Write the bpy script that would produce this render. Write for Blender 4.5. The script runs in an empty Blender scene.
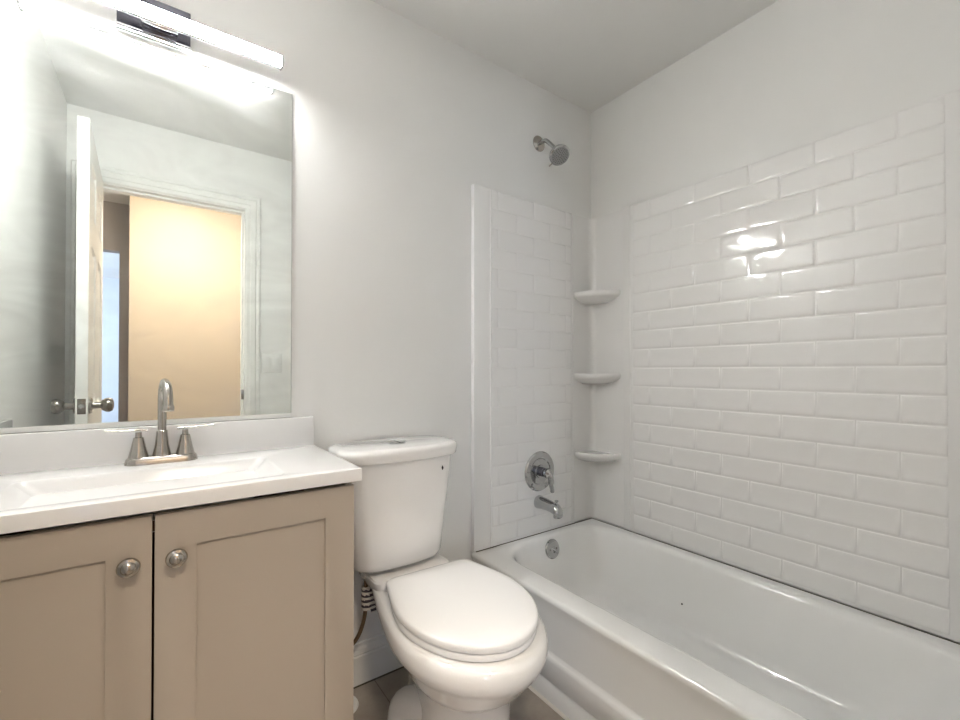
import bpy, bmesh, math, random
from mathutils import Vector, Matrix
random.seed(4)
PI = math.pi
S = bpy.context.scene
COL = S.collection

# ------------------------------------------------------------------ camera, world, exposure
CAMZ = 1.085
cam = bpy.data.cameras.new('camera'); camo = bpy.data.objects.new('camera', cam); COL.objects.link(camo)
camo.location = (0, 0, CAMZ)
camo.rotation_euler = (math.radians(90.5), 0, math.radians(-35.7))
cam.sensor_width = 36; cam.lens = 36 * 442 / 960; cam.shift_y = 7 / 960
cam.clip_start = 0.01
S.camera = camo
W = bpy.data.worlds.new('world'); S.world = W; W.use_nodes = True
W.node_tree.nodes['Background'].inputs[0].default_value = (.75, .85, 1, 1)
W.node_tree.nodes['Background'].inputs[1].default_value = 0.5
S.view_settings.view_transform = 'Standard'; S.view_settings.look = 'None'
S.view_settings.exposure = 3.42; S.view_settings.gamma = 1
BAR_E = 21.5        # vanity light tube
HALL_E = 14.0       # flush ceiling lamp in the hall
ROOM_W = 10.0       # daylight in the room beyond the hall
def area(name, loc, rot, sx, sy, power, color):
    l = bpy.data.lights.new(name, 'AREA'); l.shape = 'RECTANGLE'; l.size = sx; l.size_y = sy
    l.energy = power; l.color = color
    o = bpy.data.objects.new(name, l); COL.objects.link(o); o.location = loc; o.rotation_euler = rot
    return o
area('daylight_far_room', (-2.35, -3.4, 1.5), (0, -PI/2, 0), 1.3, 1.5, ROOM_W, (.68, .80, 1))

# ------------------------------------------------------------------ dimensions
YB = 1.5            # wall behind the vanity, toilet and taps
XR = 1.78           # wall along the bathtub
XL = -.39           # wall left of the vanity
YD = .03            # room face of the doorway wall
TW = .12            # its thickness
ZC = 2.408          # ceiling
RIM = .343          # bathtub rim
OX0, OX1, OZ = -.288, .395, 2.045   # door opening

# ------------------------------------------------------------------ materials
def mat(name, color, rough=.5, metal=0, coat=0, spec=.5, emis=None, estr=0):
    m = bpy.data.materials.new(name); m.use_nodes = True
    b = m.node_tree.nodes['Principled BSDF']
    b.inputs['Base Color'].default_value = (*color, 1); b.inputs['Roughness'].default_value = rough
    b.inputs['Metallic'].default_value = metal; b.inputs['Coat Weight'].default_value = coat
    b.inputs['Coat Roughness'].default_value = .05
    b.inputs['Specular IOR Level'].default_value = spec
    if emis: b.inputs['Emission Color'].default_value = (*emis, 1); b.inputs['Emission Strength'].default_value = estr
    return m
def N(m, t, **kw):
    n = m.node_tree.nodes.new(t)
    for k, v in kw.items():
        if k in n.inputs.keys(): n.inputs[k].default_value = v
        else: setattr(n, k, v)
    return n
def L(m, a, b): m.node_tree.links.new(a, b)
def bump(m, scale, strength, dist=.002, detail=3, stretch=None):
    tc = N(m, 'ShaderNodeTexCoord'); no = N(m, 'ShaderNodeTexNoise', Scale=scale, Detail=detail)
    src = tc.outputs['Object']
    if stretch:
        mp = N(m, 'ShaderNodeMapping'); mp.inputs['Scale'].default_value = stretch
        L(m, src, mp.inputs['Vector']); src = mp.outputs['Vector']
    L(m, src, no.inputs['Vector'])
    bu = N(m, 'ShaderNodeBump', Strength=strength, Distance=dist)
    L(m, no.outputs['Fac'], bu.inputs['Height'])
    L(m, bu.outputs['Normal'], m.node_tree.nodes['Principled BSDF'].inputs['Normal'])
    return m
def mottle(m, c1, c2, scale, detail=5, rough=None):
    tc = N(m, 'ShaderNodeTexCoord'); no = N(m, 'ShaderNodeTexNoise', Scale=scale, Detail=detail)
    L(m, tc.outputs['Object'], no.inputs['Vector'])
    r = N(m, 'ShaderNodeValToRGB'); r.color_ramp.elements[0].position = .3; r.color_ramp.elements[1].position = .7
    r.color_ramp.elements[0].color = (*c1, 1); r.color_ramp.elements[1].color = (*c2, 1)
    L(m, no.outputs['Fac'], r.inputs['Fac']); L(m, r.outputs['Color'], m.node_tree.nodes['Principled BSDF'].inputs['Base Color'])
    return m
M = {}
M['paint'] = bump(mottle(mat('wall_paint', (.76, .755, .74), .55), (.815, .812, .795), (.845, .842, .825), 2.2), 55, .12)
M['ceil'] = bump(mat('ceiling_paint', (.80, .795, .78), .8), 120, .35)
M['trim'] = mat('trim_paint', (.82, .82, .80), .35)
M['hall'] = bump(mat('hall_paint', (.48, .40, .32), .6), 60, .12)
M['taupe'] = bump(mat('shaded_hall_paint', (.30, .26, .24), .6), 60, .12)  # recessed hall wall in shadow: the shade is put into this darker colour
M['blueroom'] = mat('pale_blue_paint', (.80, .84, .92), .6)
M['porc'] = mat('porcelain', (.88, .87, .855), .08, coat=.6)
M['seat'] = mat('seat_plastic', (.91, .905, .90), .22)
M['tub'] = bump(mottle(mat('tub_enamel', (.83, .83, .815), .10, coat=.5), (.86, .858, .84), (.895, .893, .88), 3), 3, .15, .004)
M['acryl'] = bump(mat('surround_acrylic', (.86, .852, .84), .09, coat=.4), 9, .38, .004, 2)
M['marble'] = mat('cultured_marble', (.83, .825, .82), .14, coat=.4)
M['cab'] = bump(mat('cabinet_paint', (.45, .392, .325), .42), 180, .06)
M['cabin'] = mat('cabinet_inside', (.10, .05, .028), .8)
M['chrome'] = mat('chrome', (.50, .505, .51), .06, 1)
M['greyface'] = mat('spray_face_plastic', (.30, .30, .30), .3)
M['fchrome'] = mat('lamp_chrome', (.80, .80, .82), .08, 1)
M['dchrome'] = mat('dark_chrome', (.16, .16, .19), .22, 1)
M['nickel'] = bump(mat('brushed_nickel', (.44, .415, .38), .22, 1), 30, .08, .001, 2, (1, 1, 25))
M['dnickel'] = mat('satin_nickel', (.28, .26, .24), .22, 1)
M['brass'] = mat('brass', (.55, .38, .18), .3, 1)
M['hose'] = bump(mat('braided_hose', (.22, .15, .09), .4, .7), 500, .6)
M['black'] = mat('black_rubber', (.015, .015, .015), .5)
M['white'] = mat('white_plastic', (.83, .83, .81), .35)
M['caulk'] = mat('caulk', (.80, .76, .70), .6)
M['grime'] = mat('dark_joint', (.10, .09, .06), .7)
M['tube'] = mat('light_tube', (.9, .9, .9), .4, emis=(.985, .99, .975), estr=BAR_E)
M['halllamp'] = mat('hall_lamp_glass', (.9, .9, .9), .4, emis=(1, .86, .70), estr=HALL_E)
M['edgeglass'] = mat('mirror_edge', (.80, .84, .80), .15, .3)

def floor_mat():
    m = mat('floor_tile', (.33, .28, .235), .38)
    tc = N(m, 'ShaderNodeTexCoord')
    n1 = N(m, 'ShaderNodeTexNoise', Scale=5.0, Detail=8, Roughness=.65); L(m, tc.outputs['Object'], n1.inputs['Vector'])
    r = N(m, 'ShaderNodeValToRGB'); e = r.color_ramp.elements
    e[0].position = .3; e[1].position = .72; e[0].color = (.27, .23, .195, 1); e[1].color = (.46, .41, .355, 1)
    L(m, n1.outputs['Fac'], r.inputs['Fac'])
    br = N(m, 'ShaderNodeTexBrick', Scale=1.0); br.offset = 0; br.inputs['Brick Width'].default_value = .61; br.inputs['Row Height'].default_value = .61
    br.inputs['Mortar Size'].default_value = .002; br.inputs['Color1'].default_value = (1, 1, 1, 1); br.inputs['Color2'].default_value = (.93, .93, .93, 1); br.inputs['Mortar'].default_value = (.55, .52, .5, 1)
    L(m, tc.outputs['Object'], br.inputs['Vector'])
    mx = N(m, 'ShaderNodeMixRGB', blend_type='MULTIPLY'); mx.inputs['Fac'].default_value = 1
    L(m, r.outputs['Color'], mx.inputs['Color1']); L(m, br.outputs['Color'], mx.inputs['Color2'])
    L(m, mx.outputs['Color'], m.node_tree.nodes['Principled BSDF'].inputs['Base Color'])
    return m
M['floor'] = floor_mat()
def mirror_mat():   # clear mirror with a thin wiped film of cleaner on the glass
    m = bpy.data.materials.new('mirror_glass'); m.use_nodes = True; nt = m.node_tree; nt.nodes.clear()
    out = N(m, 'ShaderNodeOutputMaterial'); mix = N(m, 'ShaderNodeMixShader')
    g = N(m, 'ShaderNodeBsdfGlossy', Roughness=0.0); g.inputs['Color'].default_value = (.80, .835, .80, 1)
    h = N(m, 'ShaderNodeBsdfGlossy', Roughness=.42); h.inputs['Color'].default_value = (.80, .82, .82, 1)
    tc = N(m, 'ShaderNodeTexCoord'); mp = N(m, 'ShaderNodeMapping')
    mp.inputs['Scale'].default_value = (1, 1, 2.2); mp.inputs['Rotation'].default_value = (0, .25, 0)
    L(m, tc.outputs['Object'], mp.inputs['Vector'])
    n1 = N(m, 'ShaderNodeTexNoise', Scale=2.6, Detail=5, Distortion=2.4); L(m, mp.outputs['Vector'], n1.inputs['Vector'])
    r = N(m, 'ShaderNodeMapRange'); r.inputs['From Min'].default_value = .35; r.inputs['From Max'].default_value = .75
    r.inputs['To Min'].default_value = .03; r.inputs['To Max'].default_value = .20
    L(m, n1.outputs['Fac'], r.inputs['Value']); L(m, r.outputs['Result'], mix.inputs['Fac'])
    L(m, g.outputs[0], mix.inputs[1]); L(m, h.outputs[0], mix.inputs[2]); L(m, mix.outputs[0], out.inputs[0])
    return m
M['mirror'] = mirror_mat()

# ------------------------------------------------------------------ helpers
ORG = {}
def finish(bm, sharp=35):
    bmesh.ops.recalc_face_normals(bm, faces=bm.faces)
    for f in bm.faces: f.smooth = True
    for e in bm.edges:
        if len(e.link_faces) == 2:
            e.smooth = e.calc_face_angle(0) < math.radians(sharp)
def obj(name, bm, m, parent=None, local=False, origin=None, sharp=35):
    finish(bm, sharp)
    org = Vector((0, 0, 0))
    if parent is not None:
        if not local: org = ORG[parent.name].copy()
    elif origin is not None: org = Vector(origin)
    else:
        bb = [v.co for v in bm.verts]
        org = Vector(((min(c.x for c in bb)+max(c.x for c in bb))/2, (min(c.y for c in bb)+max(c.y for c in bb))/2, min(c.z for c in bb)))
    if not local: bmesh.ops.translate(bm, verts=bm.verts, vec=-org)
    me = bpy.data.meshes.new(name); bm.to_mesh(me); bm.free()
    me.materials.append(M[m] if isinstance(m, str) else m)
    o = bpy.data.objects.new(name, me); COL.objects.link(o)
    if parent is not None:
        o.parent = parent; ORG[o.name] = org
    else:
        o.location = org; ORG[o.name] = org
    return o
def thing(name, label, cat, loc, rz=0, group=None):
    o = bpy.data.objects.new(name, None); COL.objects.link(o); o.empty_display_size = .05
    o.location = loc; o.rotation_euler = (0, 0, rz); ORG[o.name] = Vector(loc)
    o['label'] = label; o['category'] = cat
    if group: o['group'] = group
    return o
def tag(o, label, cat, group=None):
    o['label'] = label; o['category'] = cat
    if group: o['group'] = group
    return o
def struct(name, bm, m, **k):
    o = obj(name, bm, m, **k); o['kind'] = 'structure'; return o
def BM(): return bmesh.new()
def box(bm, x0, x1, y0, y1, z0, z1, bev=0, seg=2, mtx=None):
    r = bmesh.ops.create_cube(bm, size=1)
    vs = r['verts']
    for v in vs: v.co = Vector(((x0+x1)/2 + v.co.x*(x1-x0), (y0+y1)/2 + v.co.y*(y1-y0), (z0+z1)/2 + v.co.z*(z1-z0)))
    if bev:
        es = list({e for v in vs for e in v.link_edges})
        rr = bmesh.ops.bevel(bm, geom=es, offset=bev, segments=seg, profile=.5, affect='EDGES')
        vs = list({v for f in rr['faces'] for v in f.verts} | {v for v in vs if v.is_valid})
    if mtx: bmesh.ops.transform(bm, matrix=mtx, verts=[v for v in vs if v.is_valid])
    return bm
def loft(bm, rings, cap0=True, cap1=True, closed=True):
    vr = [[bm.verts.new(p) for p in r] for r in rings]
    n = len(rings[0])
    for a, b in zip(vr, vr[1:]):
        for i in range(n if closed else n-1):
            j = (i+1) % n
            bm.faces.new((a[i], a[j], b[j], b[i]))
    if cap0: bm.faces.new(vr[0][::-1])
    if cap1: bm.faces.new(vr[-1])
    return vr
def axis_mtx(p, d):
    d = Vector(d).normalized()
    return Matrix.Translation(p) @ d.to_track_quat('Z', 'Y').to_matrix().to_4x4()
def lathe(bm, prof, p=(0, 0, 0), d=(0, 0, 1), n=40, sx=1, sy=1):
    """prof: list of (radius, height); a radius of 0 closes the end"""
    mt = axis_mtx(p, d); rings = []
    for r, h in prof:
        r = max(r, 1e-5)
        rings.append([mt @ Vector((r*sx*math.cos(2*PI*i/n), r*sy*math.sin(2*PI*i/n), h)) for i in range(n)])
    loft(bm, rings); return bm
def tube(bm, pts, rad, n=16, flat=1.0, up=None):
    """pts: polyline; rad: float or list"""
    pts = [Vector(p) for p in pts]; m = len(pts)
    rad = rad if isinstance(rad, (list, tuple)) else [rad]*m
    rings = []; prev = None
    for i, p in enumerate(pts):
        t = (pts[min(i+1, m-1)] - pts[max(i-1, 0)]).normalized()
        if prev is None:
            a = Vector(up) if up else (Vector((0, 0, 1)) if abs(t.z) < .9 else Vector((1, 0, 0)))
        else: a = prev
        u = (a - t*a.dot(t)).normalized(); prev = u; v = t.cross(u)
        rings.append([p + u*math.cos(2*PI*k/n)*rad[i]*flat + v*math.sin(2*PI*k/n)*rad[i] for k in range(n)])
    loft(bm, rings); return bm
def spline(ctrl, n=8):
    c = [Vector(p) for p in ctrl]; c = [2*c[0]-c[1]] + c + [2*c[-1]-c[-2]]; out = []
    for i in range(1, len(c)-2):
        for k in range(n):
            t = k/n; a, b, d, e = c[i-1], c[i], c[i+1], c[i+2]
            out.append(.5*((2*b) + (d-a)*t + (2*a-5*b+4*d-e)*t*t + (3*b-a-3*d+e)*t**3))
    out.append(c[-2]); return out
def rrect(x0, x1, y0, y1, r, z, k=6, side=4):
    """rounded rectangle, always 4*(k+1+side-1) points, so that any two rings loft"""
    r = max(r, .0005); pts = []
    cs = [(x1-r, y1-r, 0), (x0+r, y1-r, PI/2), (x0+r, y0+r, PI), (x1-r, y0+r, 1.5*PI)]
    arcs = [[(cx + r*math.cos(a0+PI/2*i/k), cy + r*math.sin(a0+PI/2*i/k)) for i in range(k+1)] for cx, cy, a0 in cs]
    for q in range(4):
        pts += arcs[q]
        a, b = arcs[q][-1], arcs[(q+1) % 4][0]
        for s in range(1, side): pts.append((a[0]+(b[0]-a[0])*s/side, a[1]+(b[1]-a[1])*s/side))
    return [Vector((x, y, z)) for x, y in pts]
def prism(bm, poly, a, b, axis='z'):
    """polygon extruded from a to b along an axis; poly is 2D in the other two"""
    def P(p, t):
        return Vector((p[0], p[1], t)) if axis == 'z' else (Vector((p[0], t, p[1])) if axis == 'y' else Vector((t, p[0], p[1])))
    loft(bm, [[P(p, a) for p in poly], [P(p, b) for p in poly]]); return bm

# ------------------------------------------------------------------ room shell
b = BM(); box(b, XL-.1, XR+.1, YD-TW, YB+.1, -.1, 0); struct('floor', b, 'floor', origin=(0, 0, 0))
b = BM(); box(b, XL-.1, XR+.1, YD-TW, YB+.1, ZC, ZC+.1); struct('ceiling', b, 'ceil')
b = BM(); box(b, XL-.1, XR+.1, YB, YB+.1, 0, ZC); struct('wall_back', b, 'paint')
b = BM(); box(b, XR, XR+.1, YD-TW, YB, 0, ZC); struct('wall_right', b, 'paint')
b = BM(); box(b, XL-.1, XL, YD-TW, YB, 0, ZC); struct('wall_left', b, 'paint')
b = BM()
box(b, XL, OX0-.018, YD-TW, YD, 0, ZC); box(b, OX1+.018, XR, YD-TW, YD, 0, ZC); box(b, OX0-.018, OX1+.018, YD-TW, YD, OZ+.018, ZC)
struct('wall_front', b, 'paint')
# hall behind the doorway
HY = -1.12
b = BM(); box(b, -1.7, 1.9, HY-.6, YD-TW, -.1, 0); struct('floor_hall', b, 'floor')
b = BM(); box(b, -1.7, 1.9, HY-.6, YD-TW, ZC, ZC+.1); struct('ceiling_hall', b, 'ceil')
b = BM(); box(b, -.20, 1.9, HY-.6, HY, 0, ZC); struct('wall_hall', b, 'hall')
b = BM(); box(b, 1.9, 2.0, HY-.6, YD-TW, 0, ZC); box(b, -1.8, -1.7, HY-.6, YD-TW, 0, ZC); struct('wall_hall_ends', b, 'hall')
b = BM(); box(b, -1.7, XL-.1, YD-TW, YD-TW+.1, 0, ZC); struct('wall_hall_side', b, 'hall')
b = BM(); box(b, -2.6, -1.05, -1.6, -1.5, 0, ZC); box(b, -.28, -.2, -1.6, -1.5, 0, ZC); box(b, -1.05, -.28, -1.6, -1.5, 2.03, ZC)
struct('wall_hall_far', b, 'taupe')
b = BM(); box(b, -2.6, 1.0, -5.3, -1.6, -.1, 0); struct('floor_far_room', b, 'floor')
b = BM(); box(b, -2.6, 1.0, -5.3, -1.6, ZC, ZC+.1); struct('ceiling_far_room', b, 'trim')
b = BM(); box(b, -2.6, 1.0, -5.3, -5.2, 0, ZC); box(b, .9, 1.0, -5.2, -1.63, 0, ZC); box(b, -2.6, -2.5, -5.2, -1.6, 0, ZC)
struct('wall_far_room', b, 'blueroom')
# door frame and casing (room side and hall side)
b = BM()
box(b, OX0-.018, OX0, YD-TW, YD, 0, OZ); box(b, OX1, OX1+.018, YD-TW, YD, 0, OZ); box(b, OX0-.018, OX1+.018, YD-TW, YD, OZ, OZ+.018)
box(b, OX0, OX0+.011, YD-.07, YD-.038, 0, OZ-.011); box(b, OX1-.011, OX1, YD-.07, YD-.038, 0, OZ-.011); box(b, OX0, OX1, YD-.07, YD-.038, OZ-.011, OZ)
jamb = struct('trim_1', b, 'trim')
def casing(yf, sgn, name):
    b = BM(); cw = .078
    prof = [(0, 0), (0, .008), (.006, .011), (.022, .012), (.026, .016), (.05, .018), (.056, .014), (.062, .018), (.073, .019), (cw, .013), (cw, 0)]
    i0, i1, t = OX0-.006, OX1+.006, OZ+.006
    def path(o, h): return [Vector((i0-o, yf+sgn*h, 0)), Vector((i0-o, yf+sgn*h, t+o)), Vector((i1+o, yf+sgn*h, t+o)), Vector((i1+o, yf+sgn*h, 0))]
    rows = [[b.verts.new(p) for p in path(o, h)] for o, h in prof]
    for a, c in zip(rows, rows[1:]+rows[:1]):
        for i in range(3): b.faces.new((a[i], a[i+1], c[i+1], c[i]))
    b.faces.new([r[0] for r in rows]); b.faces.new([r[3] for r in rows][::-1])
    struct(name, b, 'trim', sharp=20)
casing(YD, 1, 'trim_2'); casing(YD-TW, -1, 'trim_3')
b = BM(); box(b, OX1-.0115, OX1-.010+.0105, YD-.034, YD-.006, .915, .975, .002)
box(b, OX1-.0135, OX1-.002, YD-.004, YD+.003, .93, .96, .001)
obj('strike_plate', b, 'dnickel', jamb)
# baseboards: moulded profile
BP = [(0, 0), (.014, 0), (.014, .098), (.011, .103), (.014, .108), (.012, .122), (.007, .130), (.006, .140), (0, .142)]
def baseboard(name, p0, p1, n):
    p0 = Vector(p0); p1 = Vector(p1); n = Vector(n); b = BM()
    loft(b, [[p + n*h + Vector((0, 0, z)) for h, z in BP] for p in (p0, p1)]); struct(name, b, 'trim', sharp=15)
baseboard('baseboard_back', (.392, YB, 0), (1.020, YB, 0), (0, -1, 0))
baseboard('baseboard_left', (XL, YD+.014, 0), (XL, 1.09, 0), (1, 0, 0))
baseboard('baseboard_front', (OX1+.086, YD, 0), (1.020, YD, 0), (0, 1, 0))
b = BM(); box(b, .41, 1.018, YB-.018, YB-.0145, 0, .005, .0015); struct('trim_4', b, 'grime')

# ------------------------------------------------------------------ door with six panels
LW, LT, LH = .735, .035, 2.036
door = bpy.data.objects.new('door_1', None); COL.objects.link(door); door['kind'] = 'structure'
door.location = (OX0+.003, YD+.004, 0.006); door.rotation_euler = (0, 0, math.radians(-1.7)); ORG['door_1'] = Vector((0, 0, 0))
# local: x = thickness (0..LT), y = width from hinge, z = height
b = BM()
cols = [(.105, .105+.205), (LW-.105-.205, LW-.105)]; rows = [(.22, .78), (.93, 1.58), (1.70, 1.91)]
box(b, 0, LT, 0, cols[0][0], 0, LH); box(b, 0, LT, cols[0][1], cols[1][0], 0, LH); box(b, 0, LT, cols[1][1], LW, 0, LH)
zs = [0] + [z for r in rows for z in r] + [LH]
for c0, c1 in cols:
    for a, c in zip(zs[0::2], zs[1::2]): box(b, 0, LT, c0, c1, a, c)
    for a, c in rows:
        box(b, .009, LT-.009, c0, c1, a, c)
        for s, xf in ((-1, .009), (1, LT-.009)):
            loft(b, [[Vector((x, y, z)) for y, z in ((c0+i, a+i), (c1-i, a+i), (c1-i, c-i), (c0+i, c-i))] for x, i in ((xf, .018), (xf+s*.006, .034))])
            loft(b, [[Vector((x, y, z)) for y, z in ((c0+i, a+i), (c1-i, a+i), (c1-i, c-i), (c0+i, c-i))] for x, i in ((xf+s*.009, 0), (xf+s*.004, .006), (xf, .012))], False, False)
obj('door_leaf', b, 'trim', door, local=True, sharp=20)
KY, KZ = LW-.06, .945
for s in (-1, 1):
    x0 = 0 if s < 0 else LT
    b = BM(); lathe(b, [(0, 0), (.032, 0), (.032, .004), (.028, .009), (.014, .011), (.013, .034), (.020, .038), (.0275, .050), (.0285, .060), (.024, .070), (.012, .074), (0, .075)], (x0, KY, KZ), (s, 0, 0))
    obj('door_knob', b, 'dnickel', door, local=True)
b = BM(); box(b, LT/2-.0125, LT/2+.0125, LW-.001, LW+.0012, KZ-.029, KZ+.029, .001)
lp = obj('latch_plate', b, 'dnickel', door, local=True)
b = BM(); lathe(b, [(0, 0), (.009, 0), (.009, .008), (.006, .011), (0, .011)], (LT/2, LW, KZ), (0, 1, 0)); obj('latch_bolt', b, 'chrome', lp, local=True)
for z in (.2, 1.02, 1.84):
    b = BM(); lathe(b, [(0, 0), (.005, 0), (.005, .09), (0, .09)], (-.004, -.003, z-.045)); obj('hinge', b, 'dnickel', door, local=True)

# ------------------------------------------------------------------ light switch on the doorway wall
t = thing('light_switch', 'white two-gang rocker light switch plate on the wall beside the door frame', 'light switch', (.545, YD, 1.075))
b = BM(); box(b, .487, .603, YD, YD+.006, 1.075, 1.192, .003); obj('switch_plate', b, 'white', t)
for x in (.522, .568):
    b = BM(); box(b, x-.0165, x+.0165, YD+.005, YD+.009, 1.1, 1.167, .0015); obj('rocker', b, 'white', t)

# ------------------------------------------------------------------ hall ceiling lamp
t = thing('hall_ceiling_light', 'round flush ceiling lamp with warm glass shade in the hall outside', 'ceiling light', (.12, -.40, ZC-.075))
b = BM(); lathe(b, [(0, 0), (.17, 0), (.17, .02), (0, .02)], (.12, -.40, ZC-.021)); obj('lamp_base', b, 'white', t)
b = BM(); lathe(b, [(0, 0), (.09, .004), (.14, .02), (.16, .045), (.16, .053), (0, .053)], (.12, -.40, ZC-.075)); obj('lamp_shade', b, 'halllamp', t)

# ------------------------------------------------------------------ vanity cabinet
CX0, CX1, CF, CT = XL+.002, .389, 1.075, .802
t = thing('vanity_cabinet', 'taupe painted bathroom vanity cabinet with two shaker doors under the white sink top', 'cabinet', (0, 1.28, 0))
b = BM(); g = .020
box(b, CX0, CX0+.016, CF+g, YB-.002, 0, .814); box(b, CX1-.016, CX1, CF+g, YB-.002, 0, .814)
box(b, CX0+.016, CX1-.016, CF+.07, CF+.085, 0, .1)
obj('side_panels', b, 'cab', t)
b = BM()
box(b, CX0+.016, CX1-.016, CF+g, YB-.004, .1, .116); box(b, CX0+.016, CX1-.016, YB-.012, YB-.004, .115, .814)
obj('carcass', b, 'cabin', t)
b = BM(); box(b, CX0+.016, CX1-.016, CF+g+.003, CF+g+.010, .765, .785); obj('front_rail', b, 'cabin', t)
def shaker(x0, x1, z0, z1):
    b = BM(); w = .069; y0, y1 = CF, CF+.019
    loft(b, [[Vector((x, y, z)) for x, z in ((x0+i, z0+i), (x1-i, z0+i), (x1-i, z1-i), (x0+i, z1-i))]
             for y, i in ((y1, 0), (y0+.0014, 0), (y0+.0004, .0005), (y0, .0014), (y0, w), (y0+.0006, w+.0006), (y0+.0075, w+.0008))])
    return b
mid = -.0125
for x0, x1, kx in ((CX0+.003, mid-.002, mid-.037), (mid+.002, CX1-.001, mid+.037)):
    d = obj('door', shaker(x0, x1, .115, CT), 'cab', t, sharp=50)
    b = BM(); lathe(b, [(0, 0), (.008, 0), (.0065, .010), (.008, .013), (.0165, .018), (.0185, .022), (.0165, .026), (.012, .0275), (.0105, .030), (.006, .0325), (0, .0335)], (kx, CF, .718), (0, -1, 0))
    obj('knob', b, 'nickel', d)

# ------------------------------------------------------------------ vanity top with integral basin
t = thing('bathroom_sink', 'glossy white one-piece sink top with recessed rectangular basin and low backsplash', 'sink', (0, 1.28, .815))
x0, x1, y0, y1 = XL+.001, .403, 1.057, YB-.001; zt = .845
b = BM()
rings = [rrect(x0+.01, x1-.01, y0+.01, y1-.002, .002, .815), rrect(x0, x1, y0, y1, .004, .815), rrect(x0, x1, y0, y1, .004, .841), rrect(x0+.001, x1-.0012, y0+.0012, y1, .004, .844), rrect(x0+.004, x1-.004, y0+.004, y1-.003, .004, zt)]
bx0, bx1, by0, by1 = -.262, .238, 1.098, 1.362
for ins, z, r in ((0, zt, .020), (.003, zt-.0006, .020), (.008, zt-.004, .02), (.013, zt-.010, .022)):
    rings.append(rrect(bx0+ins, bx1-ins, by0+ins*.6, by1-ins*.6, r, z))
rings.append(rrect(-.165, .145, 1.145, 1.325, .03, zt-.085)); rings.append(rrect(-.145, .125, 1.155, 1.315, .03, zt-.098)); rings.append(rrect(-.12, .10, 1.17, 1.30, .03, zt-.103))
rings.append(rrect(-.035, .015, 1.215, 1.265, .024, zt-.108))
loft(b, rings, True, True)
obj('basin_top', b, 'marble', t, sharp=30)
b = BM(); box(b, XL+.001, .399, YB-.021, YB-.001, zt-.002, .937, .0025, 3); obj('backsplash', b, 'marble', t)
b = BM(); box(b, XL+.001, XL+.021, 1.062, YB-.021, zt-.002, .937, .0025, 3); obj('side_splash', b, 'marble', t)
b = BM(); lathe(b, [(0, 0), (.022, 0), (.022, .003), (.016, .005), (.012, .004), (.010, .009), (0, .010)], (-.01, 1.24, zt-.108)); obj('drain', b, 'nickel', t)

# ------------------------------------------------------------------ faucet
FY = 1.438
t = thing('faucet', 'brushed nickel two-handle gooseneck faucet on the white sink top', 'faucet', (0, FY, zt))
b = BM()
loft(b, [rrect(-.078-o, .080+o, FY-.026-o, FY+.026+o, .0255+o, zt+z) for o, z in ((0, 0), (0, .003), (-.003, .014), (-.007, .018), (-.012, .019))]); obj('base_plate', b, 'nickel', t)
b = BM(); lathe(b, [(0, 0), (.0205, 0), (.0198, .006), (.0155, .028), (.0132, .052), (.0125, .064), (.0105, .066), (0, .066)], (0, FY, zt+.018)); obj('spout_base', b, 'nickel', t)
R = .050; fx = .012/(2*R)
pts = [(0, FY, zt+.08), (0, FY, zt+.11), (0, FY, zt+.14)]
for i in range(14):
    a = PI*i/14; d = R-R*math.cos(a)
    pts.append((d*fx, FY-d, zt+.158+R*math.sin(a)))
pts += [(2*R*fx, FY-2*R, zt+.157), (2*R*fx, FY-2*R, zt+.152)]
b = BM(); tube(b, pts, [.0098]*5+[.0102]*6+[.0108]*8, 20, up=(1, 0, 0)); sp = obj('spout', b, 'nickel', t)
b = BM(); lathe(b, [(0, 0), (.0120, 0), (.0130, .002), (.0130, .012), (.0110, .015), (0, .015)], (2*R*fx, FY-2*R, zt+.140)); obj('aerator', b, 'nickel', sp)
for s in (-1, 1):
    hx = .001 + s*.050
    b = BM(); lathe(b, [(0, 0), (.0215, 0), (.021, .004), (.0165, .022), (.0125, .042), (.011, .050), (.0075, .052), (.0068, .064), (0, .064)], (hx, FY, zt+.018)); h = obj('handle', b, 'nickel', t)
    b = BM(); pp = [(hx-s*.018, FY+.002, zt+.086), (hx, FY, zt+.088), (hx+s*.03, FY-.004, zt+.089), (hx+s*.066, FY-.010, zt+.092)]
    tube(b, pp, [.0055, .0065, .0055, .0042], 14, .5, up=(0, 0, 1)); obj('lever', b, 'nickel', h)

# ------------------------------------------------------------------ mirror
MX0, MX1, MZ0, MZ1 = -.352, .334, .943, 1.971
t = thing('wall_mirror', 'large frameless rectangular mirror on the wall above the sink', 'mirror', (0, YB, MZ0))
b = BM(); box(b, MX0, MX1, YB-.0055, YB-.0015, MZ0, MZ1); obj('backing', b, 'edgeglass', t)
b = BM(); loft(b, [[Vector((x, y, z)) for x, z in ((MX0+i, MZ0+i), (MX1-i, MZ0+i), (MX1-i, MZ1-i), (MX0+i, MZ1-i))] for y, i in ((YB-.0056, .0008), (YB-.0066, .0015))]); obj('glass', b, 'mirror', t, sharp=5)
b = BM(); prism(b, [(YB-.001, MZ0-.004), (YB-.012, MZ0-.004), (YB-.012, MZ0+.008), (YB-.010, MZ0+.008), (YB-.010, MZ0-.001), (YB-.001, MZ0-.001)], MX0, MX1, 'x'); obj('bottom_channel', b, 'trim', t)

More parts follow.
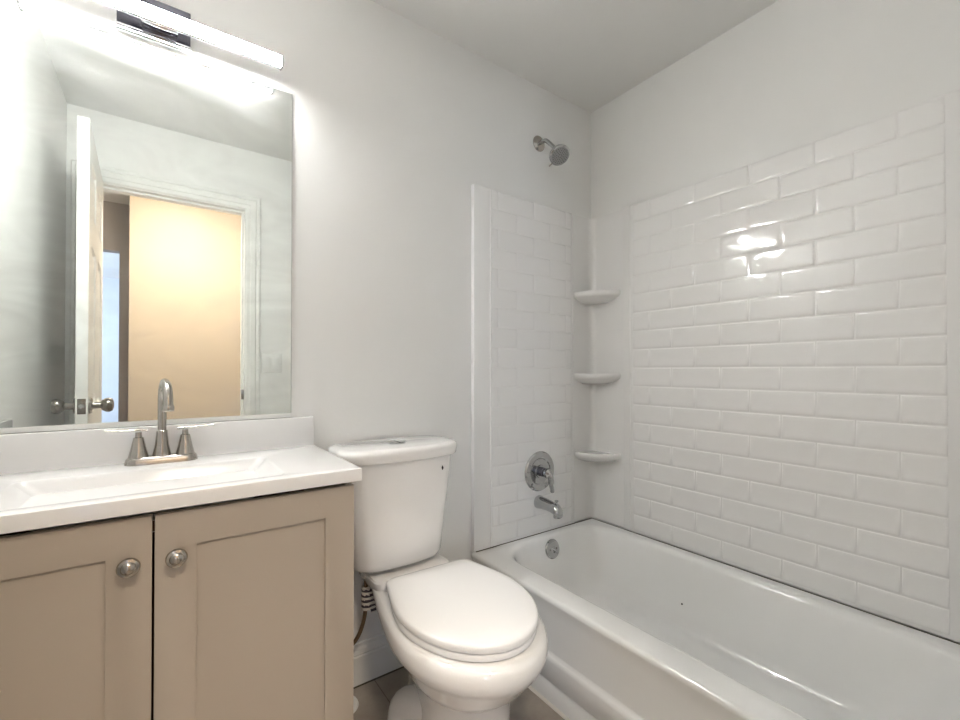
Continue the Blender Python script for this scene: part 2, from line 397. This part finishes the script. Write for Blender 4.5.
# ------------------------------------------------------------------ vanity light
t = thing('vanity_light', 'chrome vanity light bar with one glowing horizontal tube above the mirror', 'wall lamp', (-.01, YB, 1.985))
b = BM(); box(b, -.102, .060, 1.484, YB-.001, 1.992, 2.094, .0015); obj('back_plate', b, 'dchrome', t)
b = BM(); box(b, -.104, .062, 1.476, YB-.001, 1.980, 1.994, .0015); obj('lower_lip', b, 'fchrome', t)
b = BM(); box(b, -.05, .03, 1.436, 1.485, 2.005, 2.02, .002); obj('bracket', b, 'chrome', t)
BY, BZ = 1.42, 2.010
b = BM(); box(b, -.292, .283, BY+.003, BY+.019, BZ-.0115, BZ+.0135, .001); box(b, -.292, .283, BY-.012, BY+.019, BZ+.0132, BZ+.0152, .0006); obj('housing', b, 'fchrome', t)
b = BM(); tube(b, [(-.293, BY, BZ), (.284, BY, BZ)], .0125, 24); obj('light_tube', b, 'tube', t)
for x in (-.297, .284):
    b = BM(); box(b, x, x+.005, BY-.015, BY+.019, BZ-.015, BZ+.0155, .002); obj('end_cap', b, 'chrome', t)

# ------------------------------------------------------------------ toilet
TX = .643; BXC = .694
def egg(cx, yf, ym, yb, hw, hwb, z, n=14, rc=.03):
    """outline seen from above: half ellipse in front of ym, taper to hwb at yb, rounded rear corners"""
    right = []
    for i in range(n+1):
        a = PI/2*i/n; right.append((hw*math.sin(a), ym - (ym-yf)*math.cos(a)))
    m = 10; ye = yb-rc
    for i in range(1, m+1):
        s = i/m; w = hw + (hwb-hw)*(s*s*(3-2*s)*.45 + s**2*.55); right.append((w, ym+(ye-ym)*s))
    for i in range(1, 6):
        a = PI/2*i/5; right.append((hwb-rc+rc*math.cos(a), ye+rc*math.sin(a)))
    right.append(((hwb-rc)*.5, yb))
    pts = right + [(-x, y) for x, y in reversed(right[1:])]
    return [Vector((cx+x, y, z)) for x, y in pts]
def turn(b, deg=-1.8):
    bmesh.ops.rotate(b, verts=b.verts, cent=(BXC, 1.25, 0), matrix=Matrix.Rotation(math.radians(deg), 3, 'Z')); return b
t = thing('toilet', 'white two-piece elongated toilet with closed lid between the vanity and the bathtub', 'toilet', (TX, 1.15, 0))
b = BM()
R_ = [(.880, 1.02, 1.33, .122, .07, 0), (.880, 1.02, 1.33, .124, .07, .012), (.888, 1.02, 1.31, .116, .06, .03), (.893, 1.02, 1.30, .113, .055, .10), (.888, 1.02, 1.30, .114, .055, .18), (.882, 1.02, 1.31, .118, .06, .238),
      (.872, 1.02, 1.32, .127, .07, .250), (.850, 1.02, 1.34, .144, .08, .266), (.822, 1.02, 1.38, .161, .10, .292), (.800, 1.03, 1.42, .176, .118, .322), (.785, 1.03, 1.435, .188, .125, .338), (.776, 1.03, 1.44, .199, .128, .354), (.770, 1.03, 1.45, .202, .134, .372), (.772, 1.03, 1.455, .200, .136, .392), (.778, 1.03, 1.455, .195, .135, .403), (.792, 1.03, 1.45, .180, .132, .408)]
loft(b, [egg(BXC, yf, ym, yb, hw, hb, z) for yf, ym, yb, hw, hb, z in R_])
for s in (-1, 1):   # trapway bulges on both flanks
    tube(b, spline([(BXC+s*.05, 1.04, .17), (BXC+s*.075, 1.12, .135), (BXC+s*.10, 1.19, .10), (BXC+s*.105, 1.21, .05), (BXC+s*.105, 1.215, 0)], 5), .046, 20)
turn(b)
bowl = obj('bowl', b, 'porc', t, sharp=50)
# raised deck that carries the tank
b = BM(); loft(b, [rrect(.668-hw, .668+hw, 1.275+o, 1.47, .03, z) for hw, z, o in ((.120, .385, 0), (.131, .41, 0), (.136, .43, 0), (.133, .437, .003), (.125, .440, .01))]); obj('tank_deck', b, 'porc', bowl)
for s in (-1, 1):
    b = BM(); lathe(b, [(0, 0), (.016, 0), (.015, .012), (.009, .018), (0, .019)], (BXC+s*.142, 1.08, .001), n=20); obj('bolt_cap', b, 'white', bowl)
b = BM(); loft(b, [egg(BXC, .802+o, 1.05, 1.25, .184-o, .146-o, z) for z, o in ((.411, .005), (.413, .001), (.418, 0), (.426, 0), (.429, .003))]); turn(b); seat = obj('seat', b, 'seat', t, sharp=50)
b = BM(); loft(b, [egg(BXC, .798+o, 1.05, 1.256-o*.4, .186-o, .150-o*.6, z) for z, o in ((.4325, .006), (.4335, .001), (.438, 0), (.446, 0), (.450, .002), (.453, .008), (.4545, .03), (.455, .08))]); turn(b); lid = obj('lid', b, 'seat', t, sharp=50)
for s in (-1, 1):
    b = BM(); box(b, BXC+s*.08-.018, BXC+s*.08+.018, 1.222, 1.266, .409, .432, .005, 3); obj('hinge', b, 'seat', seat)
def dring(hw, yf, yb, z, bow=.03, r=.045, n=12):
    """tank outline: flat back, bowed front, rounded corners"""
    base = rrect(TX-hw, TX+hw, yf+bow, yb, r, z, 8, 8); out = []
    for p in base:
        k = max(0, (yb-.03-p.y)/(yb-.03-yf-bow)); out.append(Vector((p.x, p.y - bow*min(1, k)*(1-((p.x-TX)/hw)**2), p.z)))
    return out
b = BM()
loft(b, [dring(hw, yf, 1.475, z, bw, .05) for hw, yf, z, bw in ((.127, 1.33, .452, .015), (.145, 1.305, .455, .02), (.153, 1.295, .462, .025), (.157, 1.29, .475, .025), (.170, 1.285, .58, .03), (.182, 1.277, .69, .03), (.190, 1.272, .799, .03))])
tank = obj('tank', b, 'porc', t, sharp=50)
b = BM()
loft(b, [dring(hw, yf, 1.486, z, .033, .06) for hw, yf, z in ((.194, 1.272, .799), (.206, 1.262, .7995), (.209, 1.258, .803), (.212, 1.256, .828), (.210, 1.259, .836), (.204, 1.266, .8405), (.190, 1.282, .842))])
obj('tank_lid', b, 'porc', t, sharp=50)
b = BM(); lathe(b, [(0, 0), (.024, 0), (.024, .0035), (.021, .006), (0, .0062)], (TX, 1.372, .841), sx=1.25); bt = obj('flush_button', b, 'chrome', t)
b = BM(); box(b, TX-.001, TX+.001, 1.350, 1.394, .8465, .8478); obj('button_split', b, 'black', bt)
b = BM(); ex = TX+.125; ey = 1.2835
prism(b, [(ex-.0028, .759), (ex, .752), (ex+.0028, .759), (ex, .766)], ey-.001, ey+.012, 'y'); obj('emblem', b, 'black', t)
b = BM(); lathe(b, [(0, 0), (.015, 0), (.015, .012), (.02, .016), (0, .016)], (.545, 1.40, .437), n=20); obj('fill_shank', b, 'white', t)

# ------------------------------------------------------------------ water supply of the toilet
t = thing('supply_hose', 'thin brown braided water hose with a striped paper tag hanging below the toilet tank', 'hose', (.545, 1.40, .30))
b = BM(); lathe(b, [(0, 0), (.011, 0), (.017, .006), (.017, .026), (.013, .03), (0, .03)], (.545, 1.40, .407), n=8); obj('coupling_nut', b, 'white', t)
b = BM(); tube(b, spline([(.545, 1.40, .405), (.545, 1.40, .33), (.541, 1.405, .27), (.525, 1.42, .21), (.495, 1.435, .175), (.475, 1.44, .20)], 6), .0065, 12); obj('hose', b, 'hose', t)
def tag_mat():
    m = mat('striped_tag', (.7, .68, .64), .5); tc = N(m, 'ShaderNodeTexCoord')
    sx = N(m, 'ShaderNodeSeparateXYZ'); L(m, tc.outputs['Object'], sx.inputs[0])
    mu = N(m, 'ShaderNodeMath', operation='MULTIPLY'); mu.inputs[1].default_value = 60; L(m, sx.outputs['Z'], mu.inputs[0])
    fr = N(m, 'ShaderNodeMath', operation='FRACT'); L(m, mu.outputs[0], fr.inputs[0])
    no = N(m, 'ShaderNodeTexNoise', Scale=130.0); L(m, tc.outputs['Object'], no.inputs['Vector'])
    ad = N(m, 'ShaderNodeMath', operation='ADD'); L(m, fr.outputs[0], ad.inputs[0]); L(m, no.outputs['Fac'], ad.inputs[1])
    gt = N(m, 'ShaderNodeMath', operation='GREATER_THAN'); gt.inputs[1].default_value = .98; L(m, ad.outputs[0], gt.inputs[0])
    mx = N(m, 'ShaderNodeMixRGB'); mx.inputs['Color1'].default_value = (.055, .045, .06, 1); mx.inputs['Color2'].default_value = (.72, .68, .62, 1)
    L(m, gt.outputs[0], mx.inputs['Fac']); L(m, mx.outputs[0], m.node_tree.nodes['Principled BSDF'].inputs['Base Color'])
    return m
M['tag'] = tag_mat()
b = BM()
tube(b, [(.549, 1.398, .378), (.549, 1.398, .308)], .019, 18); box(b, .556, .584, 1.382, 1.386, .296, .368, .001)
obj('paper_tag', b, 'tag', t)
t = thing('shutoff_valve', 'small brass shutoff valve with white floor flange behind the vanity corner', 'valve', (.475, 1.44, 0))
b = BM(); lathe(b, [(0, 0), (.008, 0), (.008, .14), (.013, .145), (.013, .18), (.009, .185), (.009, .2), (0, .2)], (.475, 1.44, 0.002), n=20); obj('valve_body', b, 'brass', t)
b = BM(); lathe(b, [(0, 0), (.005, 0), (.005, .03), (.018, .032), (.018, .042), (0, .042)], (.475, 1.43, .165), (0, -1, 0), n=16, sy=.6); obj('valve_handle', b, 'chrome', t)
b = BM(); lathe(b, [(0, 0), (.053, 0), (.050, .006), (.03, .012), (.012, .014), (0, .014)], (.475, 1.425, .001), n=28); obj('floor_flange', b, 'white', t)

# ------------------------------------------------------------------ bathtub
t = thing('bathtub', 'glossy white alcove bathtub with ribbed apron along the right wall', 'bathtub', (1.4, .76, 0))
b = BM()
YN, YF, XB = YD+.002, YB-.002, XR-.002
out = [(1.030, 0), (1.030, .058), (1.037, .063), (1.037, .068), (1.031, .074), (1.031, .136), (1.033, .143), (1.038, .148), (1.046, .152), (1.047, .16), (1.040, .28), (1.036, .312), (1.031, .325), (1.030, .332), (1.032, .338), (1.036, .342), (1.043, RIM+.001)]
rings = [rrect(x, XB, YN, YF, .006, z, 8, 10) for x, z in out]
ix0, ix1, iy0, iy1 = 1.118, 1.722, .12, 1.458
for o, z, r in ((-.006, RIM+.001, .15), (.004, RIM-.001, .15), (.012, RIM-.006, .15), (.018, RIM-.016, .15), (.022, RIM-.03, .15)):
    rings.append(rrect(ix0+o, ix1-o, iy0+o, iy1-o, r, z, 8, 10))
for s, z, r in ((.3, .25, .155), (.6, .165, .16), (.8, .118, .165), (.95, .095, .17), (1.1, .084, .165), (1.3, .077, .15), (1.7, .073, .13), (2.6, .071, .09)):
    rings.append(rrect(ix0+.022+.05*s, ix1-.022-.055*s, iy0+.022+.16*s, iy1-.022-.062*s, r, z, 8, 10))
loft(b, rings, True, True)
obj('tub_body', b, 'tub', t, sharp=60)
# overflow plate with trip lever on the end wall of the tub
on = Vector((0, -1, .2)).normalized(); oc = Vector((1.424, 1.428, .286))
b = BM(); lathe(b, [(0, 0), (.042, 0), (.0425, .003), (.038, .008), (.030, .009), (.012, .0095), (.010, .012), (0, .012)], oc, on); ov = obj('overflow_plate', b, 'chrome', t)
b = BM(); tube(b, [oc+on*.008, oc+on*.016+Vector((.004, 0, -.004)), oc+on*.024+Vector((.014, 0, -.02))], [.005, .005, .004], 12); obj('trip_lever', b, 'chrome', ov)
for s in (-1, 1):
    b = BM(); lathe(b, [(0, 0), (.0045, 0), (.003, .003), (0, .003)], oc+on*.008+Vector((s*.02, 0, 0)), on, n=12); obj('screw', b, 'dnickel', ov)
b = BM(); lathe(b, [(0, 0), (.03, 0), (.03, .003), (.02, .004), (0, .004)], (1.42, 1.20, .0705)); obj('drain', b, 'chrome', t)
# dark joint between tub rim and surround, light caulk at the floor
b = BM(); box(b, 1.045, XR-.022, YB-.0205, YB-.017, RIM, RIM+.0035); box(b, XR-.024, XR-.0195, .05, YB-.0205, RIM, RIM+.0022); struct('trim_5', b, 'grime')
b = BM(); prism(b, [(1.030, 0), (1.022, 0), (1.024, .004), (1.030, .007)], YN, YB-.015, 'y'); struct('trim_6', b, 'caulk')

# ------------------------------------------------------------------ tub surround: moulded tile panels and corner shelf towers
TL, TH, ZR = .2045, .0838, 1.100    # tile length, row height, a row line
def tiles(bm, a0, a1, z0, z1, phA, put):
    """bevelled tiles; a = coordinate along the wall, put(a, z, h) -> world point. phA: a joint of the even rows"""
    k0 = int(math.floor((z0-ZR)/TH)); k1 = int(math.ceil((z1-ZR)/TH))
    for k in range(k0, k1):
        za, zb = max(z0, ZR+k*TH), min(z1, ZR+(k+1)*TH)
        if zb-za < .02: continue
        ph = phA + (0 if k % 2 == 0 else TL/2)
        i = math.floor((a0-ph)/TL)
        while ph+i*TL < a1:
            p, q = max(a0, ph+i*TL), min(a1, ph+(i+1)*TL); i += 1
            if q-p < .012: continue
            rg = []
            for ins, h in ((.0010, -.0010), (.0028, .0010), (.0056, .0020), (.0095, .0025), (.015, .0026)):
                ins = min(ins, (q-p)/2-.001)
                rg.append([put(x, z, h) for x, z in ((p+ins, za+ins), (q-ins, za+ins), (q-ins, zb-ins), (p+ins, zb-ins))])
            loft(bm, rg, False, True)
PT = .020
Z0, Z1 = RIM+.004, 1.852
def panel(name, a0, a1, ta0, ta1, phA, put, label, bead=()):
    b = BM()
    def slab(p, q, z0, z1, h0, h1, e=.004):
        loft(b, [[put(x, z, h) for x, z in ((p+i, z0+i), (q-i, z0+i), (q-i, z1-i), (p+i, z1-i))] for h, i in ((h0, 0), (h1-e, 0), (h1-e*.3, e*.3), (h1, e))])
    slab(a0, a1, Z0, Z1, -PT, 0)
    tiles(b, ta0, ta1, Z0+.010, Z1-.004, phA, put)
    for q in bead: slab(q-.004, q+.004, Z0+.002, Z1-.002, -.001, .003, .0028)   # moulded bead
    o = obj(name, b, 'acryl', sharp=40); tag(o, label, 'shower panel'); return o
panel('tub_surround', 1.032, 1.625, 1.124, 1.606, 1.158, lambda a, z, h: Vector((a, YB-PT-.002-h, z)), 'narrow glossy white brick-pattern shower panel behind the taps', (1.118, 1.619))
panel('tub_surround', .190, 1.293, .236, 1.240, .4374-.1022, lambda a, z, h: Vector((XR-PT-.002-h, a, z)), 'wide glossy white brick-pattern shower panel along the tub', (1.258,))
def tower(yc, s, label, label2):
    """s = -1: corner at the tap wall, +1: corner at the doorway wall. yc = wall plane"""
    t = thing('corner_shelf_unit', label, 'shelf', (XR-.05, yc+s*.05, Z0))
    b = BM(); th = .012; ra = .035
    rch = .178 if s < 0 else .135; w0, w1 = 1.6255, (.2065 if s < 0 else .1595)
    # cove cross-section: strip on the end wall, curved corner, strip on the long wall
    inner = [(w0, yc+s*th)]
    cx, cy = XR-th-ra, yc+s*(th+ra)
    inner += [(cx+ra*math.sin(a*PI/2/8), cy-s*ra*math.cos(a*PI/2/8)) for a in range(9)]
    inner += [(XR-th, yc+s*w1)]
    outer = [(w0, yc+s*.002)] + [(cx+(XR-.002-cx)*min(1, i/4), yc+s*.002 + s*max(0, (i-4)/4)*(th+ra-.002)) for i in range(9)] + [(XR-.002, yc+s*w1)]
    poly = inner + outer[::-1]
    loft(b, [[Vector((x, y, z)) for x, y in poly] for z in (Z0, Z1)])
    obj('corner_panel', b, 'acryl', t, sharp=40)
    for zz in (1.470, 1.072, .690):
        b = BM()
        def out_(sc, z):
            c = Vector((XR-.008, yc+s*.008)); pts = [Vector((c.x, c.y, z))]
            A = Vector((c.x-.136*sc, c.y)); B = Vector((c.x, c.y+s*rch*sc))
            for i in range(15):
                u = i/14; a = u*PI/2
                rr = 1 - .10*math.sin(2*a)      # between a chord and a quarter round
                pts.append(Vector((c.x-.136*sc*math.cos(a)**.82*rr, c.y+s*rch*sc*math.sin(a)**.82*rr, z)))
            return pts
        loft(b, [out_(q, zz+z) for q, z in ((.55, -.052), (.80, -.040), (.95, -.026), (.99, -.020), (1.0, -.012), (1.0, -.004), (.985, 0), (.96, 0), (.93, -.006))])
        obj('shelf', b, 'acryl', t, sharp=60)
    return t
tower(YB, -1, 'white corner tower of three small shelves between the two tiled panels', 0)
tower(YD, 1, 'white corner shelf tower at the near end of the tub, mostly out of frame', 0)
panel('tub_surround', 1.032, 1.625, 1.124, 1.606, 1.158, lambda a, z, h: Vector((a, YD+PT+.002+h, z)), 'glossy white brick-pattern shower panel on the doorway wall, opposite the taps')

# ------------------------------------------------------------------ shower fittings
SX = 1.413; SY = YB-PT-.002
t = thing('shower_head', 'round chrome shower head on a bent arm high on the wall', 'shower head', (SX, YB, 2.139))
b = BM(); lathe(b, [(0, 0), (.036, 0), (.036, .003), (.030, .009), (.014, .012), (0, .012)], (SX, YB, 2.139), (0, -1, 0)); obj('flange', b, 'nickel', t)
b = BM(); tube(b, spline([(SX, YB-.005, 2.139), (SX, YB-.03, 2.138), (SX, YB-.055, 2.128), (SX+.008, YB-.105, 2.072)], 6), .0095, 16); obj('shower_arm', b, 'chrome', t)
hn = Vector((-.16, -.62, -.80)).normalized(); hp = Vector((SX+.008, YB-.098, 2.078))
b = BM(); lathe(b, [(0, 0), (.013, 0), (.014, .014), (.018, .022), (.036, .040), (.045, .050), (.047, .056), (.046, .062), (.043, .064), (0, .0645)], hp, hn); head = obj('spray_head', b, 'chrome', t)
mt = axis_mtx(hp+hn*.0640, hn)
b = BM(); lathe(b, [(0, 0), (.040, 0), (.040, .0012), (.0385, .002), (0, .0022)], hp+hn*.0640, hn); fp = obj('spray_face', b, 'greyface', head)
b = BM()
for r, n in ((.008, 6), (.016, 10), (.024, 16), (.032, 20)):
    for i in range(n):
        a = 2*PI*i/n + r*40; p = mt @ Vector((r*math.cos(a), r*math.sin(a), .0018))
        lathe(b, [(0, 0), (.0019, 0), (.0012, .002), (0, .002)], p, hn, n=6)
o = obj('nozzles', b, 'black', fp); o['kind'] = 'stuff'
p = mt @ Vector((0, 0, 0)); dn = (Vector((-.3, 0, -1)) - hn*Vector((-.3, 0, -1)).dot(hn)).normalized()
b = BM(); tube(b, [p-hn*.004+dn*.040, p-hn*.002+dn*.062], [.0035, .0025], 10); obj('spray_lever', b, 'dnickel', head)

t = thing('shower_valve', 'round chrome shower valve plate with a single lever handle above the tub spout', 'faucet', (SX-.021, SY, .628))
vc = Vector((SX-.021, SY-.002, .630))
b = BM(); lathe(b, [(0, 0), (.089, 0), (.090, .003), (.084, .010), (.066, .014), (.060, .011), (.056, .006), (.030, .007), (.028, .012), (0, .012)], vc, (0, -1, 0), 56); obj('escutcheon', b, 'chrome', t)
b = BM(); lathe(b, [(0, 0), (.021, 0), (.020, .022), (.017, .024), (.017, .040), (0, .040)], vc+Vector((0, -.010, 0)), (0, -1, 0)); obj('valve_stem', b, 'dchrome', t)
b = BM(); lathe(b, [(0, 0), (.019, .0), (.022, .006), (.021, .020), (.013, .028), (0, .030)], vc+Vector((0, -.045, 0)), (0, -1, 0)); hd = obj('handle', b, 'chrome', t)
b = BM(); tube(b, spline([vc+Vector((0, -.060, .004)), vc+Vector((.006, -.068, -.022)), vc+Vector((.011, -.066, -.050)), vc+Vector((.014, -.070, -.084))], 6), [.016]*6+[.014]*6+[.011]*6+[.008], 16, .7); obj('lever', b, 'chrome', hd)

t = thing('tub_spout', 'short chrome tub spout below the shower valve', 'spout', (1.389, SY, .488))
b = BM(); q = Vector((1.389, SY-.001, .492))
prof = [(0, .0, .030, .030), (.006, 0, .030, .030), (.02, 0, .027, .027), (.06, -.001, .0245, .025), (.09, -.004, .024, .024), (.115, -.010, .024, .026), (.13, -.018, .022, .024), (.138, -.026, .012, .012)]
loft(b, [[q + Vector((w*math.cos(2*PI*i/24), -d, dz + hh*math.sin(2*PI*i/24))) for i in range(24)] for d, dz, w, hh in prof])
lathe(b, [(0, 0), (.017, 0), (.018, .02), (0, .022)], q+Vector((0, -.116, -.042)), (0, 0, 1), 24)
sp = obj('spout_body', b, 'chrome', t, sharp=50)
b = BM(); lathe(b, [(0, 0), (.004, 0), (.004, .012), (.008, .014), (.008, .020), (0, .021)], q+Vector((0, -.112, .012)), (0, 0, 1), 16); obj('diverter_knob', b, 'chrome', sp)
# speck on the tub's back wall
b = BM(); lathe(b, [(0, -.002), (.0038, -.002), (.0036, .001), (0, .002)], (1.6673, 0.9564, .1664), (-1, 0, .15), n=12); o = obj('speck', b, 'black'); tag(o, 'tiny black speck stuck on the inner wall of the white bathtub', 'speck')
